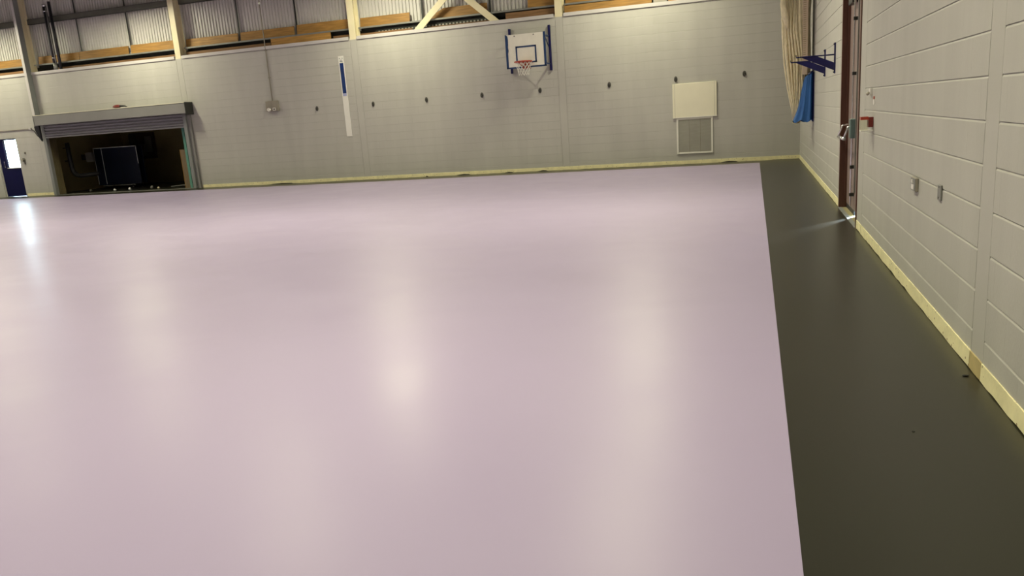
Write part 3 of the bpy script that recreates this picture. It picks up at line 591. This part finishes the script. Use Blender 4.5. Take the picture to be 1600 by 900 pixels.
# bunched netting with blue sleeve
t = thing('bunched_net', (-.3, -4.2, 1.0), 'cream netting gathered into a hanging bundle at the corner of the side wall', 'netting')
KEY = [(1.02, -.375, -.25), (1.1, -.375, -.18), (1.3, -.40, -.10), (1.6, -.435, -.07), (1.95, -.485, -.06), (2.4, -.54, -.05), (2.8, -.585, -.05), (3.0, -.60, -.05), (3.2, -.585, -.05), (3.5, -.62, -.05), (4.5, -.64, -.05), (ZC, -.64, -.05)]
def lerp(zz, i):
    for (a, b) in zip(KEY[:-1], KEY[1:]):
        if a[0] <= zz <= b[0]: f = (zz-a[0])/(b[0]-a[0]); return a[i]*(1-f)+b[i]*f
    return KEY[-1][i]
bm = bmesh.new(); NA, NZ = 120, 60; rings = []
for j in range(NZ+1):
    z = 1.02+(ZC-1.02)*(j/NZ)**1.6; xl, xr = lerp(z, 1), lerp(z, 2); cx, a = (xl+xr)/2, (xr-xl)/2; ring = []
    for k in range(NA):
        th = 2*math.pi*k/NA
        m = 1-.17*abs(math.sin(5.5*th+.5*math.sin(z*1.3)+.6))-.07*math.sin(17*th+z*.9)-.03*math.sin(9*th-z*2.2)
        ring.append(bm.verts.new((cx+a*math.cos(th)*m, -4.2+.20*math.sin(th)*m, z)))
    rings.append(ring)
for j in range(NZ):
    for k in range(NA): bm.faces.new((rings[j][k], rings[j][(k+1) % NA], rings[j+1][(k+1) % NA], rings[j+1][k]))
bm.faces.new(rings[0][::-1]); bm.faces.new(rings[-1]); obj('net_bundle', bm, 'netting', t, True)
# a drooping fold at the outer side
bm = bmesh.new(); tube(bm, [(-.56, -4.40, 3.5), (-.575, -4.42, 3.3), (-.55, -4.43, 3.1), (-.51, -4.42, 2.95), (-.49, -4.40, 2.8)], [.04, .06, .065, .05, .015], 10); obj('drooping_fold', bm, 'netting', t, True)
for k in range(6):
    bm = bmesh.new(); x0 = -.60+.05*k
    tube(bm, [(x0+.02, -4.40, 3.6), (x0+.015, -4.405, 2.8), (x0+.05+.01*k, -4.40, 2.2), (x0+.12-.005*k, -4.39, 1.7), (x0+.19-.02*k, -4.385, 1.35), (x0+.235-.045*k, -4.37, 1.05)], [.018, .02, .018, .015, .014, .008], 8); obj('net_fold', bm, 'netting', t, True)
st = bx('strap', (-.215, -4.425, 1.95), (-.125, -4.415, 4.2), 'strap_pink', t)
bm = bmesh.new()
for k in range(46): box(bm, (-.205, -4.43, 2.32+k*.04), (-.155, -4.425, 2.335+k*.04))
obj('strap_ladder', bm, 'strap_rung', st)['kind'] = 'stuff'
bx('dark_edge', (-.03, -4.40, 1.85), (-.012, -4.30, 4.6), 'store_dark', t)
t = thing('blue_sleeve', (-.2, -4.45, 1.05), 'bright blue fabric sleeve around the foot of the cream netting', 'fabric sleeve')
bm = bmesh.new(); NA = 64; rings = []
for j in range(15):
    f = j/14; z0 = 1.06+f*.84
    xl = -.385+f*.235+.02*math.sin(f*5); xr = -.018; cx, a = (xl+xr)/2, (xr-xl)/2; ring = []
    for k in range(NA):
        th = 2*math.pi*k/NA; m = 1+.22*(1-f*.6)*math.sin(7*th+1.2+f)+.07*math.sin(13*th+2*f)
        x = cx+a*math.cos(th)*(1+.03*math.sin(7*th)); y = -4.47+(.115-.05*f)*math.sin(th)*m
        dz = ((x-xl)/(xr-xl))*.10*f
        ring.append(bm.verts.new((min(x, -.01), y, z0+dz-(.025*math.sin(5*th+1.0) if j == 0 else 0))))
    rings.append(ring)
for j in range(14):
    for k in range(NA): bm.faces.new((rings[j][k], rings[j][(k+1) % NA], rings[j+1][(k+1) % NA], rings[j+1][k]))
o = obj('cloth', bm, 'blue_cloth', t, True)
bm = bmesh.new(); tube(bm, [(-.12, -4.54, 1.945), (-.07, -4.545, 1.975), (-.03, -4.53, 2.0)], .015, 8); obj('drawcord', bm, 'navy_steel', t)
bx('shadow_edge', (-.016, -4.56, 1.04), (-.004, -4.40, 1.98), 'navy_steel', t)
# marks on the floor
for k, (x, y, s, lb) in enumerate(((-.056, -16.47, .014, 'dark crumb on the grey floor by the side wall'), (-.452, -17.27, .006, 'tiny dark speck in the middle of the grey floor strip'))):
    bm = bmesh.new(); bmesh.ops.create_icosphere(bm, subdivisions=2, radius=s); bmesh.ops.scale(bm, vec=(1.3, .8, .35), verts=bm.verts); bmesh.ops.translate(bm, vec=(x, y, s*.33), verts=bm.verts)
    tag(obj('floor_crumb', bm, 'rubber', smooth=True), lb, 'debris', 'crumbs on the grey floor')
# ------------------------------------------------------------------ hall lamps (above the frame)
for x, y, z, e in LAMPS:
    t = thing('hall_lamp', (x, y, z), 'oblong white lamp hanging from the roof', 'lamp', 'high-bay lamps under the roof')
    bx('housing', (x-.33, y-.73, z+.02), (x+.33, y+.73, z+.12), 'lamp_white', t); bx('diffuser', (x-.3, y-.7, z+.01), (x+.3, y+.7, z+.02), 'lamp_glow', t)
    bm = bmesh.new(); cyl(bm, (x, y, z+.12), (x, y, ZC-.024), .012, 6); obj('drop_rod', bm, 'galv_steel', t)
    ld = bpy.data.lights.new('lamp_light', 'AREA'); ld.shape = 'RECTANGLE'; ld.size = 0.56; ld.size_y = 1.36; ld.energy = e; ld.spread = math.radians(172 if y > -5 else 136); ld.color = LAMP_COL
    lo = bpy.data.objects.new('lamp_light', ld); C.objects.link(lo); lo.parent = t; lo.location = (0, 0, 0)
